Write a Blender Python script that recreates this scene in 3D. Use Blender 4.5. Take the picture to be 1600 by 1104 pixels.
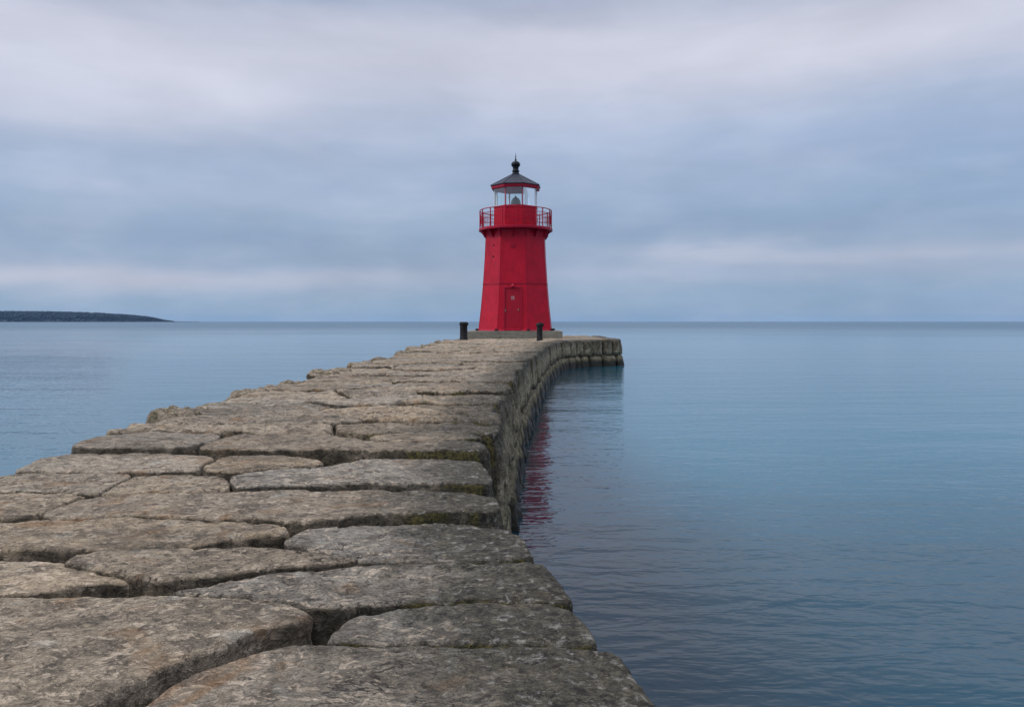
import bpy, bmesh, math, random
import numpy as np
from mathutils import Vector, Matrix
from mathutils.geometry import delaunay_2d_cdt

for o in list(bpy.data.objects):
    bpy.data.objects.remove(o)
S = bpy.context.scene
C = S.collection
PI = math.pi
random.seed(7)
RNG = np.random.default_rng(11)

# ------------------------------------------------------------------ camera
CAMZ = 2.39            # metres above the water
DECK = 1.42            # top of the pier
F = 1200.0             # focal length in photo pixels (1600 wide)
cam = bpy.data.objects.new('camera', bpy.data.cameras.new('camera'))
C.objects.link(cam)
cam.location = (0, 0, CAMZ)
cam.rotation_euler = (math.radians(90), 0, 0)
cam.data.sensor_width = 36
cam.data.lens = 36 * F / 1600
cam.data.shift_y = -50 / 1600
cam.data.clip_start = 0.05
cam.data.clip_end = 40000
S.camera = cam

# ------------------------------------------------------------------ exposure
S.view_settings.view_transform = 'Standard'
S.view_settings.look = 'None'
S.view_settings.gamma = 1
S.view_settings.exposure = 0.0
try:
    S.cycles.volume_bounces = 1
except Exception:
    pass

# ------------------------------------------------------------------ node helpers
class NT:
    def __init__(self, tree):
        self.t = tree; self.n = tree.nodes; self.l = tree.links
    def node(self, typ, **kw):
        nd = self.n.new(typ)
        for k, v in kw.items():
            setattr(nd, k, v)
        return nd
    def put(self, sock, v):
        if isinstance(v, bpy.types.NodeSocket):
            self.l.new(v, sock)
        elif v is not None:
            if isinstance(v, (tuple, list)) and len(v) == 3 and sock.type == 'RGBA':
                v = (*v, 1)
            sock.default_value = v
    def m(self, op, a, b=None, c=None, clamp=False):
        nd = self.node('ShaderNodeMath', operation=op, use_clamp=clamp)
        self.put(nd.inputs[0], a); self.put(nd.inputs[1], b)
        if c is not None: self.put(nd.inputs[2], c)
        return nd.outputs[0]
    def comb(self, x, y, z):
        nd = self.node('ShaderNodeCombineXYZ')
        for i, v in enumerate((x, y, z)): self.put(nd.inputs[i], v)
        return nd.outputs[0]
    def sep(self, v):
        nd = self.node('ShaderNodeSeparateXYZ'); self.put(nd.inputs[0], v); return nd.outputs
    def noise(self, vec, scale, detail=4, rough=.55, dist=0., kind='FBM', out=0):
        nd = self.node('ShaderNodeTexNoise'); nd.noise_type = kind
        self.put(nd.inputs['Vector'], vec)
        nd.inputs['Scale'].default_value = scale; nd.inputs['Detail'].default_value = detail
        nd.inputs['Roughness'].default_value = rough; nd.inputs['Distortion'].default_value = dist
        return nd.outputs[out]
    def vor(self, vec, scale, feature='F1', rnd=1.):
        nd = self.node('ShaderNodeTexVoronoi', feature=feature)
        self.put(nd.inputs['Vector'], vec); nd.inputs['Scale'].default_value = scale
        nd.inputs['Randomness'].default_value = rnd
        return nd.outputs
    def scale(self, vec, s):
        nd = self.node('ShaderNodeVectorMath', operation='MULTIPLY')
        self.put(nd.inputs[0], vec); nd.inputs[1].default_value = s
        return nd.outputs[0]
    def ss(self, v, a, b, lo=0., hi=1.):
        nd = self.node('ShaderNodeMapRange', interpolation_type='SMOOTHSTEP')
        self.put(nd.inputs[0], v)
        for i, q in zip((1, 2, 3, 4), (a, b, lo, hi)): self.put(nd.inputs[i], q)
        return nd.outputs[0]
    def mix(self, f, a, b, mode='MIX'):
        nd = self.node('ShaderNodeMix', data_type='RGBA', blend_type=mode)
        self.put(nd.inputs[0], f); self.put(nd.inputs[6], a); self.put(nd.inputs[7], b)
        return nd.outputs[2]
    def ramp(self, v, stops):
        nd = self.node('ShaderNodeValToRGB'); self.put(nd.inputs[0], v)
        e = nd.color_ramp.elements
        while len(e) < len(stops): e.new(0.5)
        for i, (p, c) in enumerate(stops):
            e[i].position = p; e[i].color = (*c, 1)
        return nd.outputs[0]

def srgb(r, g, b):
    def f(c):
        c /= 255
        return c / 12.92 if c <= .04045 else ((c + .055) / 1.055) ** 2.4
    return (f(r), f(g), f(b))

# ------------------------------------------------------------------ world: overcast sky
SUN_EL, SUN_AZ = 42.0, -100.0        # azimuth from +Y towards +X: the brightness comes from the left, slightly behind
W = bpy.data.worlds.new('World'); S.world = W; W.use_nodes = True
w = NT(W.node_tree); w.n.clear()
bg = w.node('ShaderNodeBackground'); wo = w.node('ShaderNodeOutputWorld')
w.l.new(bg.outputs[0], wo.inputs[0])
STR = 0.1
bg.inputs[1].default_value = STR
sky = w.node('ShaderNodeTexSky', sky_type='NISHITA')
sky.sun_disc = False; sky.sun_elevation = math.radians(SUN_EL); sky.sun_rotation = math.radians(SUN_AZ)
tc = w.node('ShaderNodeTexCoord')
dx, dy, dz = w.sep(tc.outputs['Generated'])
az = w.m('ARCTAN2', dx, dy)
el = w.m('MAXIMUM', dz, 0.0)
elr = w.m('DIVIDE', el, w.m('MAXIMUM', w.m('SQRT', w.m('SUBTRACT', 1.0, w.m('MULTIPLY', el, el))), 0.02))   # tan(elevation)
v0 = w.comb(w.m('MULTIPLY', az, 1.0), w.m('MULTIPLY', el, 5.0), w.m('MULTIPLY', w.m('ABSOLUTE', az), .13))
v1 = w.comb(w.m('MULTIPLY', az, 1.3), w.m('MULTIPLY', el, 6.0), 3.3)
nA = w.noise(v0, 2.2, 3, .5, .3)
nB = w.noise(v1, 3.2, 5, .55, .5)
nC = w.noise(w.comb(w.m('MULTIPLY', az, 2.2), w.m('MULTIPLY', el, 26.0), 8.1), 2.0, 4, .55, .4)
nD = w.noise(w.comb(w.m('MULTIPLY', az, 1.5), w.m('MULTIPLY', el, 4.2), 5.7), 3.4, 5, .55, .3)
shift = w.m('ADD', w.m('MULTIPLY', w.m('SUBTRACT', nA, .5), .10), w.m('MULTIPLY', w.m('SUBTRACT', nB, .5), .05))
elw = w.m('ADD', elr, w.m('MULTIPLY', shift, w.ss(elr, 0, .2)))
k = 1.13 / STR
def sk(r, g, b): return tuple(c * k for c in srgb(r, g, b))
# stops over tan(elevation) / 1.0
def lin(c, s=1.): return tuple(q * s for q in c)
base = w.ramp(elw, [
    (0.000, srgb(137, 161, 186)), (0.030, srgb(141, 163, 188)), (0.075, srgb(143, 161, 187)), (0.13, srgb(144, 165, 192)),
    (0.20, srgb(157, 173, 199)), (0.27, srgb(171, 182, 204)), (0.33, srgb(186, 190, 207)), (0.43, srgb(165, 174, 196)),
    (0.60, srgb(156, 173, 204)), (1.0, srgb(196, 204, 222))])
# soft pale banks: (pixel x, pixel y, half width, half height, amount)
col = base
def gauss(px, py, hw, hh, wob=.8):
    a0 = math.atan((px - 800) / F); e0 = (502 - py) / F
    a = w.m('DIVIDE', w.m('SUBTRACT', w.m('ADD', az, w.m('MULTIPLY', w.m('SUBTRACT', nA, .5), .25 * wob)), a0), hw / F)
    e = w.m('DIVIDE', w.m('SUBTRACT', w.m('ADD', elr, w.m('MULTIPLY', w.m('SUBTRACT', nB, .5), .06 * wob)), e0), hh / F)
    r2 = w.m('ADD', w.m('MULTIPLY', a, a), w.m('MULTIPLY', e, e))
    return w.m('EXPONENT', w.m('MULTIPLY', r2, -1.0))
pale = srgb(207, 208, 221); dim = srgb(128, 150, 180); blue = srgb(130, 160, 195)
for px, py, hw, hh, amt, cc in [
    (150, 160, 330, 62, .62, pale), (300, 145, 90, 20, .45, pale), (60, 95, 120, 30, .30, pale),
    (1150, 95, 420, 60, .60, pale), (1480, 75, 200, 45, .35, pale), (620, 60, 300, 40, .35, pale),
    (170, 315, 300, 24, .40, srgb(182, 190, 212)), (150, 440, 480, 16, .70, srgb(182, 184, 200)),
    (1380, 402, 340, 20, .60, srgb(178, 184, 202)), (1120, 400, 120, 10, .2, pale), (560, 330, 130, 22, .18, srgb(182, 190, 210)), (90, 215, 140, 22, .22, pale), (420, 175, 70, 16, .3, pale), (880, 60, 130, 26, .35, pale), (1330, 110, 150, 26, .35, pale), (1000, 430, 300, 9, .40, srgb(165, 175, 200)),
    (250, 385, 400, 20, .22, dim), (1300, 350, 300, 26, .20, dim), (1450, 465, 420, 20, .35, blue), (1520, 270, 200, 110, .35, blue), (500, 5, 260, 30, .35, dim),
    (40, 5, 200, 40, .45, dim), (1050, 370, 240, 20, .30, dim), (1250, 230, 420, 40, .30, srgb(150, 172, 205)),]:
    g = w.m('MULTIPLY', gauss(px, py, hw, hh), amt)
    col = w.mix(g, col, cc)
nE = w.noise(w.comb(w.m('MULTIPLY', az, 2.6), w.m('MULTIPLY', el, 6.0), 2.9), 3.6, 4, .5, .2)
col = w.mix(w.m('MULTIPLY', w.ss(w.m('ADD', nE, w.m('MULTIPLY', nD, .5)), .62, 1.0), .13), col, pale)
streak = w.m('ADD', w.m('MULTIPLY', w.m('SUBTRACT', nC, .5), .10), w.m('ADD', .86, w.m('MULTIPLY', nD, .28)))
col = w.mix(1.0, col, w.comb(streak, streak, streak), 'MULTIPLY')
# overcast skies are brightest overhead, and brighter towards the hidden sun on the left
over = w.ss(el, .46, .90, 1.0, 2.5)
side = w.m('ADD', 1.0, w.m('MULTIPLY', w.ss(w.m('MULTIPLY', dx, -1.0), .55, 1.0), .8))
lum = w.m('MULTIPLY', w.m('MULTIPLY', over, side), k)
warm = w.mix(w.ss(el, .6, .95), (1, 1, 1), (1.0, .93, .86))
col = w.mix(1.0, w.mix(1.0, col, w.comb(lum, lum, lum), 'MULTIPLY'), warm, 'MULTIPLY')
col = w.mix(0.05, col, sky.outputs[0])
w.l.new(col, bg.inputs[0])

sun = bpy.data.objects.new('sun', bpy.data.lights.new('sun', 'SUN')); C.objects.link(sun)
sun.data.energy = 1.4; sun.data.angle = math.radians(14); sun.data.color = (1.0, .93, .84)
e_, a_ = math.radians(SUN_EL), math.radians(SUN_AZ)
sd = Vector((math.sin(a_) * math.cos(e_), math.cos(a_) * math.cos(e_), math.sin(e_)))
sun.rotation_euler = sd.to_track_quat('Z', 'Y').to_euler()
sun.location = (-20, -10, 30)

# ------------------------------------------------------------------ object helpers
def link(name, me, mat=None, parent=None):
    o = bpy.data.objects.new(name, me); C.objects.link(o)
    if mat: me.materials.append(mat)
    if parent: o.parent = parent
    return o
def bm_obj(name, bm, mat, parent=None, smooth=False, bevel=0):
    me = bpy.data.meshes.new(name)
    bmesh.ops.recalc_face_normals(bm, faces=bm.faces)
    for f in bm.faces: f.smooth = smooth
    bm.to_mesh(me); bm.free()
    o = link(name, me, mat, parent)
    if bevel:
        b = o.modifiers.new('bevel', 'BEVEL'); b.width = bevel; b.segments = 2; b.limit_method = 'ANGLE'
    return o
def empty(name, loc, label, cat, group=None):
    o = bpy.data.objects.new(name, None); C.objects.link(o); o.location = loc
    o['label'] = label; o['category'] = cat
    if group: o['group'] = group
    return o
def add_box(bm, c, s, rot=None):
    r = bmesh.ops.create_cube(bm, size=1)
    M = Matrix.Translation(c) @ (rot.to_4x4() if rot is not None else Matrix()) @ Matrix.Diagonal((*s, 1))
    bmesh.ops.transform(bm, matrix=M, verts=r['verts']); return r['verts']
def add_lathe(bm, prof, n=32, cx=0, cy=0, rot0=0, cap=True):
    rings = []
    for r, z in prof:
        rings.append([bm.verts.new((cx + r * math.cos(rot0 + 2 * PI * i / n), cy + r * math.sin(rot0 + 2 * PI * i / n), z)) for i in range(n)])
    for a, b in zip(rings, rings[1:]):
        for i in range(n):
            j = (i + 1) % n
            bm.faces.new((a[i], a[j], b[j], b[i]))
    if cap:
        bm.faces.new(rings[0][::-1]); bm.faces.new(rings[-1])
    return rings
def add_bar(bm, a, b, r, n=6):
    a, b = Vector(a), Vector(b); d = b - a
    q = d.to_track_quat('Z', 'Y').to_matrix().to_4x4()
    rs = bmesh.ops.create_cone(bm, cap_ends=True, segments=n, radius1=r, radius2=r, depth=d.length)
    bmesh.ops.transform(bm, matrix=Matrix.Translation((a + b) / 2) @ q, verts=rs['verts'])
def add_ring(bm, R, z, r, n=64, m=6):
    for i in range(n):
        pass
    rings = []
    for i in range(n):
        t = 2 * PI * i / n
        rings.append([bm.verts.new(((R + r * math.cos(2 * PI * j / m)) * math.cos(t), (R + r * math.cos(2 * PI * j / m)) * math.sin(t), z + r * math.sin(2 * PI * j / m))) for j in range(m)])
    for i in range(n):
        a, b = rings[i], rings[(i + 1) % n]
        for j in range(m):
            bm.faces.new((a[j], b[j], b[(j + 1) % m], a[(j + 1) % m]))

# ------------------------------------------------------------------ numpy noise
def _hash(ix, iy, iz, seed):
    h = (ix * 374761393 + iy * 668265263 + iz * 2147483647 + seed * 1274126177) & 0xFFFFFFFF
    h = ((h ^ (h >> 13)) * 1274126177) & 0xFFFFFFFF
    h = ((h ^ (h >> 15)) * 2246822519) & 0xFFFFFFFF
    return ((h ^ (h >> 16)) & 0xFFFF) / 65535.0
def vnoise(p, seed=0):
    p = np.asarray(p, float); i = np.floor(p).astype(np.int64); f = p - i
    f = f * f * f * (f * (f * 6 - 15) + 10)
    r = 0
    for a in (0, 1):
        for b in (0, 1):
            for c in (0, 1):
                wt = (f[:, 0] if a else 1 - f[:, 0]) * (f[:, 1] if b else 1 - f[:, 1]) * (f[:, 2] if c else 1 - f[:, 2])
                r = r + wt * _hash(i[:, 0] + a, i[:, 1] + b, i[:, 2] + c, seed)
    return r * 2 - 1
def fbm(p, octaves=4, seed=0, gain=.5):
    p = np.asarray(p, float); s = 0; a = 1; t = 0
    for o in range(octaves):
        s = s + a * vnoise(p * 2 ** o + 17.3 * o, seed + o); t += a; a *= gain
    return s / t

# ------------------------------------------------------------------ materials
def new_mat(name):
    m = bpy.data.materials.new(name); m.use_nodes = True
    t = NT(m.node_tree); p = t.n['Principled BSDF']
    return m, t, p

def stone_material():
    m, t, p = new_mat('weathered_stone')
    g = t.node('ShaderNodeNewGeometry'); P = g.outputs['Position']; N = g.outputs['Normal']
    X, Y, Z = t.sep(P); nz = t.sep(N)[2]
    tint = t.node('ShaderNodeAttribute', attribute_name='tint').outputs['Fac']
    edge = t.node('ShaderNodeAttribute', attribute_name='lichen').outputs['Fac']
    mossy = t.node('ShaderNodeAttribute', attribute_name='mossy').outputs['Fac']
    big = t.noise(P, 1.3, 4, .6, .3)
    mid = t.noise(P, 7, 6, .62, .6)
    fine = t.noise(t.scale(P, (1, 1.0, 1)), 34, 6, .68, .8)
    grain = t.noise(P, 150, 4, .7)
    flake = t.noise(t.scale(P, (.8, 1.2, 1.6)), 18, 8, .7, .7)
    warm = t.mix(tint, srgb(156, 151, 141), srgb(184, 163, 134))
    warm = t.mix(t.ss(big, .35, .65), warm, t.mix(tint, srgb(134, 130, 122), srgb(166, 149, 124)))
    # brownish-purple mottling, pale scuffs, dark pits
    c = t.mix(t.m('MULTIPLY', t.ss(mid, .45, .62), .75), warm, srgb(98, 89, 78))
    c = t.mix(t.m('MULTIPLY', t.ss(flake, .50, .60), .6), c, srgb(204, 186, 164))
    c = t.mix(t.m('MULTIPLY', t.ss(fine, .51, .62), t.m('MULTIPLY_ADD', t.m('FRACT', t.m('MULTIPLY', tint, 3.77)), .5, .45)), c, srgb(52, 46, 40))
    c = t.mix(t.m('MULTIPLY', t.ss(grain, .55, .72), .5), c, srgb(48, 44, 42))
    c = t.mix(t.m('MULTIPLY', t.ss(grain, .48, .30), .35), c, srgb(205, 192, 175))
    c = t.mix(t.m('MULTIPLY', t.ss(t.noise(P, 3.1, 5, .6, 1.0), .56, .72), .55), c, srgb(150, 112, 72))
    hv = t.m('FRACT', t.m('MULTIPLY', tint, 7.31)); bv = t.m('MULTIPLY_ADD', hv, .36, .76)
    c = t.mix(1.0, c, t.comb(t.m('MULTIPLY', bv, 1.02), bv, t.m('MULTIPLY', bv, .96)), 'MULTIPLY')
    cn = t.m('ABSOLUTE', t.m('SUBTRACT', t.noise(t.scale(P, (.8, 1.3, 1)), 2.3, 6, .62, .5), .5))
    crack = t.m('MULTIPLY', t.ss(cn, .0075, .0015), t.m('MULTIPLY', t.ss(t.noise(P, 1.1, 2, .5), .50, .56), t.ss(nz, .6, .9)))
    c = t.mix(t.m('MULTIPLY', crack, .8), c, srgb(40, 35, 30))
    pl = t.m('MULTIPLY', t.ss(t.noise(P, 4.2, 7, .7, .3), .58, .64), t.ss(nz, .5, .9))
    c = t.mix(t.m('MULTIPLY', pl, .38), c, srgb(186, 182, 168))
    dk = t.ss(t.noise(t.scale(P, (.6, 1.1, 1)), 2.0, 7, .7, .6), .53, .64)
    c = t.mix(t.m('MULTIPLY', dk, .45), c, srgb(74, 67, 58))
    # black lichen along the seaward rim
    lm = t.noise(t.scale(P, (1, 1, 1)), 5.5, 6, .68, .7)
    lf = t.ss(t.m('ADD', t.m('MULTIPLY', edge, .52), t.m('ADD', t.m('MULTIPLY', lm, .62), t.m('MULTIPLY', big, .42))), .60, .98)
    c = t.mix(t.m('MULTIPLY', lf, .88), c, t.mix(t.ss(fine, .4, .6), srgb(80, 76, 62), srgb(46, 44, 38)))
    wl = t.m('MULTIPLY', lf, t.ss(t.noise(P, 22, 8, .72, .3), .53, .64))
    c = t.mix(t.m('MULTIPLY', wl, .55), c, srgb(178, 172, 162))
    # the courses of the sea wall: grey above, olive and ochre growth below, black tide line
    sidef = t.ss(nz, .65, .25)
    low = t.ss(Z, DECK - .02, DECK - .45)
    wall = t.m('MULTIPLY', sidef, low)
    wc = t.mix(t.ss(mid, .35, .65), srgb(198, 184, 154), srgb(128, 118, 96))
    wc = t.mix(t.m('MULTIPLY', t.ss(fine, .49, .60), .75), wc, srgb(52, 46, 38))
    wc = t.mix(t.m('MULTIPLY', t.ss(t.noise(t.scale(P, (2.2, 2.2, 1)), 1.5, 6, .7, .5), .48, .62), .55), wc, srgb(84, 76, 56))
    c = t.mix(t.m('MULTIPLY', wall, .88), c, wc)
    drip = t.noise(t.scale(P, (5, 5, .8)), 1.6, 5, .6, .4)
    olive = t.m('MULTIPLY', t.ss(Z, .95, .35), t.ss(drip, .36, .60))
    c = t.mix(t.m('MULTIPLY', olive, .60), c, t.mix(t.ss(mid, .35, .6), srgb(118, 108, 72), srgb(82, 78, 56)))
    tide = t.ss(t.m('ADD', Z, t.m('MULTIPLY', t.m('SUBTRACT', drip, .5), .40)), .46, .22)
    c = t.mix(t.m('MULTIPLY', tide, .93), c, srgb(34, 32, 26))
    # grime and algae on the joint faces, deepened with painted crevice shade
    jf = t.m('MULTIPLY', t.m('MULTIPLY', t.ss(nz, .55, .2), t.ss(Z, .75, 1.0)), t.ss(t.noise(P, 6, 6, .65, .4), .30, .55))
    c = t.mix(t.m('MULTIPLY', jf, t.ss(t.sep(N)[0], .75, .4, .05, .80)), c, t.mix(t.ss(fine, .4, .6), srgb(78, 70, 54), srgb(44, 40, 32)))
    # moss in the joints and on the rim stones
    mn = t.noise(P, 11, 6, .65, .6)
    jm = t.m('MULTIPLY', t.m('MULTIPLY', sidef, t.m('MULTIPLY', t.m('MULTIPLY', t.ss(Z, 1.05, 1.25), t.ss(Y, 36, 28)), t.ss(t.sep(N)[0], .55, .25))), t.ss(t.m('ADD', big, t.m('MULTIPLY', edge, .20)), .48, .68))
    mf = t.ss(t.m('ADD', t.m('MULTIPLY', t.m('MAXIMUM', jm, mossy), .75), t.m('MULTIPLY', mn, 1.0)), .92, 1.14)
    c = t.mix(t.m('MULTIPLY', mf, .85), c, t.mix(t.ss(fine, .42, .6), srgb(112, 102, 56), srgb(58, 56, 36)))
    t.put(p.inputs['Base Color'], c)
    t.put(p.inputs['Roughness'], t.m('SUBTRACT', .95, t.m('MULTIPLY', tide, .5)))
    p.inputs['Specular IOR Level'].default_value = .3
    # relief: broken flaky skin + grit + pits
    h = t.m('ADD', t.m('MULTIPLY', t.ss(flake, .44, .56), .35), t.m('MULTIPLY', t.noise(P, 45, 8, .7, 1.0), .75))
    h = t.m('ADD', h, t.m('MULTIPLY', t.ss(t.noise(t.scale(P, (.7, 1.1, 2.2)), 42, 4, .6, 1.4), .45, .55), .22))
    h = t.m('SUBTRACT', h, t.m('MULTIPLY', t.ss(t.noise(P, 60, 3, .5), .58, .68), .35))
    h = t.m('SUBTRACT', h, t.m('MULTIPLY', crack, .9))
    b = t.node('ShaderNodeBump'); b.inputs['Strength'].default_value = 1.0; b.inputs['Distance'].default_value = .015
    t.put(b.inputs['Height'], h); t.put(p.inputs['Normal'], b.outputs[0])
    return m

def simple(name, color, rough=.5, metal=0, var=.12, nscale=9, bump=0., spec=.5, dark=None, coat=0):
    m, t, p = new_mat(name)
    tcn = t.node('ShaderNodeTexCoord'); P = tcn.outputs['Object']
    n = t.noise(P, nscale, 6, .6, .4)
    c = t.mix(t.m('MULTIPLY', t.ss(n, .42, .68), var * 4), color, tuple(q * .7 for q in color))
    if dark:
        c = t.mix(t.m('MULTIPLY', t.ss(t.noise(t.scale(P, (3, 3, .6)), 4, 6, .65, .3), .56, .74), .7), c, dark)
    t.put(p.inputs['Base Color'], c)
    t.put(p.inputs['Roughness'], t.ss(n, .3, .7, rough * .85, min(1, rough * 1.2)))
    p.inputs['Metallic'].default_value = metal
    p.inputs['Specular IOR Level'].default_value = spec
    if bump:
        b = t.node('ShaderNodeBump'); b.inputs['Strength'].default_value = 1; b.inputs['Distance'].default_value = bump
        t.put(b.inputs['Height'], t.noise(P, nscale * 4, 5, .6)); t.put(p.inputs['Normal'], b.outputs[0])
    return m

def red_plate():
    m, t, p = new_mat('red_painted_plate')
    P = t.node('ShaderNodeTexCoord').outputs['Object']
    n = t.noise(P, 2.2, 6, .6, .5); n2 = t.noise(t.scale(P, (4, 4, .35)), 2.0, 6, .65, .2)
    c = t.mix(t.ss(n, .35, .7), (.50, .003, .022), (.39, .002, .018))
    c = t.mix(t.m('MULTIPLY', t.ss(n2, .50, .72), .40), c, (.24, .006, .022))
    c = t.mix(t.m('MULTIPLY', t.ss(t.noise(t.scale(P, (7, 7, .9)), 2.6, 6, .7), .60, .72), .35), c, (.50, .09, .11))
    c = t.mix(t.m('MULTIPLY', t.ss(t.noise(P, 14, 4, .7), .66, .74), .6), c, (.10, .02, .015))
    t.put(p.inputs['Base Color'], c)
    t.put(p.inputs['Roughness'], t.ss(n2, .3, .7, .38, .6))
    p.inputs['Specular IOR Level'].default_value = .22
    b = t.node('ShaderNodeBump'); b.inputs['Strength'].default_value = .6; b.inputs['Distance'].default_value = .03
    t.put(b.inputs['Height'], t.m('ADD', t.noise(P, 1.2, 3, .5), t.m('MULTIPLY', t.noise(P, 18, 4, .6), .08))); t.put(p.inputs['Normal'], b.outputs[0])
    return m

STONE = stone_material()
RED = red_plate()
RED2 = simple('red_painted_iron', (.38, .004, .026), .45, 0, .1, 6, spec=.22)
REDDOOR = simple('red_painted_door', (.34, .003, .018), .45, 0, .06, 3, spec=.22, dark=(.20, .005, .015))
DARKROOF = simple('dark_slate_paint', (.030, .034, .050), .6, 0, .12, 6, .004, .25)
BLACK = simple('black_paint', (.007, .009, .013), .5, 0, .1, 6, 0, .2)
CEILING = simple('pale_green_ceiling_paint', (.58, .80, .72), .6, 0, .05, 4)
WHITEP = simple('white_sash_paint', (.78, .82, .80), .5, 0, .03, 4)
PINKP = simple('faded_red_sash_paint', (.40, .10, .13), .5, 0, .1, 4)
CONCRETE = simple('stained_concrete', srgb(132, 128, 114), .9, 0, .14, 2.2, .006, .3, dark=srgb(70, 68, 56))
IRON = simple('rusty_black_iron', (.016, .015, .016), .75, .1, .15, 14, .006, .3, dark=(.040, .022, .014))
PLAQ = simple('pale_plaque', (.42, .20, .21), .6, 0, .2, 60)
BRASS = simple('worn_metal', (.30, .22, .20), .45, .5, .1, 20)
def glass_mat(name, tint, rough=0.02, alpha=.2):
    m, t, p = new_mat(name)
    t.n.remove(p)
    gl = t.node('ShaderNodeBsdfGlossy'); gl.inputs['Roughness'].default_value = rough; gl.inputs['Color'].default_value = (1, 1, 1, 1)
    tr = t.node('ShaderNodeBsdfTransparent'); tr.inputs['Color'].default_value = (*tint, 1)
    fr = t.node('ShaderNodeFresnel'); fr.inputs[0].default_value = 1.5
    mx = t.node('ShaderNodeMixShader'); t.l.new(fr.outputs[0], mx.inputs[0]); t.l.new(tr.outputs[0], mx.inputs[1]); t.l.new(gl.outputs[0], mx.inputs[2])
    t.l.new(mx.outputs[0], t.n['Material Output'].inputs[0]); return m
GLASS = glass_mat('window_glass', (.90, .97, .97))
LENS = simple('grey_green_lens_glass', (.36, .42, .37), .18, 0, .2, 12, 0, .8)

# ------------------------------------------------------------------ water
def water_material():
    m, t, p = new_mat('calm_lake_water')
    P = t.node('ShaderNodeNewGeometry').outputs['Position']
    a = t.noise(t.scale(P, (.33, 1.0, 1)), .85, 3, .5, .3)
    b2 = t.noise(t.scale(P, (.42, 1.0, 1)), 3.1, 3, .55, .4)
    c2 = t.noise(t.scale(P, (.5, 1.0, 1)), 9.0, 2, .5, .2)
    sw = t.noise(t.scale(P, (.25, 1.0, 1)), .16, 2, .5, .2)
    cat = t.noise(t.scale(P, (.22, 1.0, 1)), .045, 4, .6, .6)         # cat's paws: rippled and smooth patches
    amp = t.ss(cat, .35, .68, .50, 1.10)
    ln = t.node('ShaderNodeVectorMath', operation='LENGTH'); t.put(ln.inputs[0], P); far = ln.outputs['Value']
    amp = t.m('MULTIPLY', amp, t.ss(far, 14, 140, 1.0, .10))
    h = t.m('ADD', t.m('MULTIPLY', a, .046), t.m('MULTIPLY', b2, .026))
    h = t.m('ADD', h, t.m('MULTIPLY', c2, .0085))
    h = t.m('ADD', t.m('MULTIPLY', h, amp), t.m('MULTIPLY', t.m('MULTIPLY', sw, .12), amp))
    bp = t.node('ShaderNodeBump'); bp.inputs['Strength'].default_value = 1.0; bp.inputs['Distance'].default_value = 1.0
    t.put(bp.inputs['Height'], h); t.put(p.inputs['Normal'], bp.outputs[0])
    PX, PY, _z = t.sep(P)                      # sky sheen painted into the water colour off the pier, darker at its foot
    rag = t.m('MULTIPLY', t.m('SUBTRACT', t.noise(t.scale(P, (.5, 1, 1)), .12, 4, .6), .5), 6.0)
    sheen = t.m('MULTIPLY', t.ss(t.m('ADD', PY, rag), 5.5, 16), t.m('MULTIPLY', t.ss(PY, 260, 60, .15, 1.0), t.ss(t.m('SUBTRACT', PX, t.m('MULTIPLY', t.ss(PY, 15, 42), 3.5)), .6, 3.4)))
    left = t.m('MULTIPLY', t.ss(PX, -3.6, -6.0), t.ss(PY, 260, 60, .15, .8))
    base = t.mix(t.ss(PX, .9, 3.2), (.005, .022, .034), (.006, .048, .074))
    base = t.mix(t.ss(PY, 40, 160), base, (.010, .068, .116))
    t.put(p.inputs['Base Color'], t.mix(t.m('MAXIMUM', sheen, left), base, (.022, .124, .176)))
    t.put(p.inputs['Roughness'], t.m('ADD', t.ss(far, 18, 400, .02, .30), t.m('MULTIPLY', t.m('SUBTRACT', cat, .5), t.ss(far, 18, 200, 0., .25))))
    p.inputs['IOR'].default_value = 1.42
    return m
bm = bmesh.new()
for vs in [(-9000, -9000), (9000, -9000), (9000, 9000), (-9000, 9000)]: bm.verts.new((*vs, 0))
bm.faces.new(bm.verts[:])
wat = bm_obj('water', bm, water_material()); wat['kind'] = 'structure'

# ------------------------------------------------------------------ stones
def chaikin(p, n=2):
    for _ in range(n):
        q = np.roll(p, -1, 0)
        p = np.stack([.75 * p + .25 * q, .25 * p + .75 * q], 1).reshape(-1, 2)
    return p
def resample(p, step):
    q = np.vstack([p, p[:1]]); d = np.hypot(*np.diff(q, axis=0).T); s = np.concatenate([[0], np.cumsum(d)])
    n = max(10, int(s[-1] / step)); t = np.arange(n) / n * s[-1]
    return np.stack([np.interp(t, s, q[:, 0]), np.interp(t, s, q[:, 1])], 1)
def area(p):
    q = np.roll(p, -1, 0); return .5 * np.sum(p[:, 0] * q[:, 1] - q[:, 0] * p[:, 1])
def inside(pts, poly):
    x, y = pts[:, 0], pts[:, 1]; r = np.zeros(len(pts), bool); q = np.roll(poly, -1, 0)
    for (x1, y1), (x2, y2) in zip(poly, q):
        if y1 == y2: continue
        r ^= ((y1 > y) != (y2 > y)) & (x < (x2 - x1) * (y - y1) / (y2 - y1) + x1)
    return r
def dist(pts, poly):
    a = poly; b = np.roll(poly, -1, 0); d = b - a; L = (d ** 2).sum(1) + 1e-12
    out = np.full(len(pts), 9e9)
    for i in range(0, len(pts), 2000):
        P = pts[i:i + 2000, None, :]; tt = np.clip(((P - a) * d).sum(2) / L, 0, 1)
        q = a + tt[..., None] * d
        out[i:i + 2000] = np.sqrt(((P - q) ** 2).sum(2)).min(1)
    return out
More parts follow.
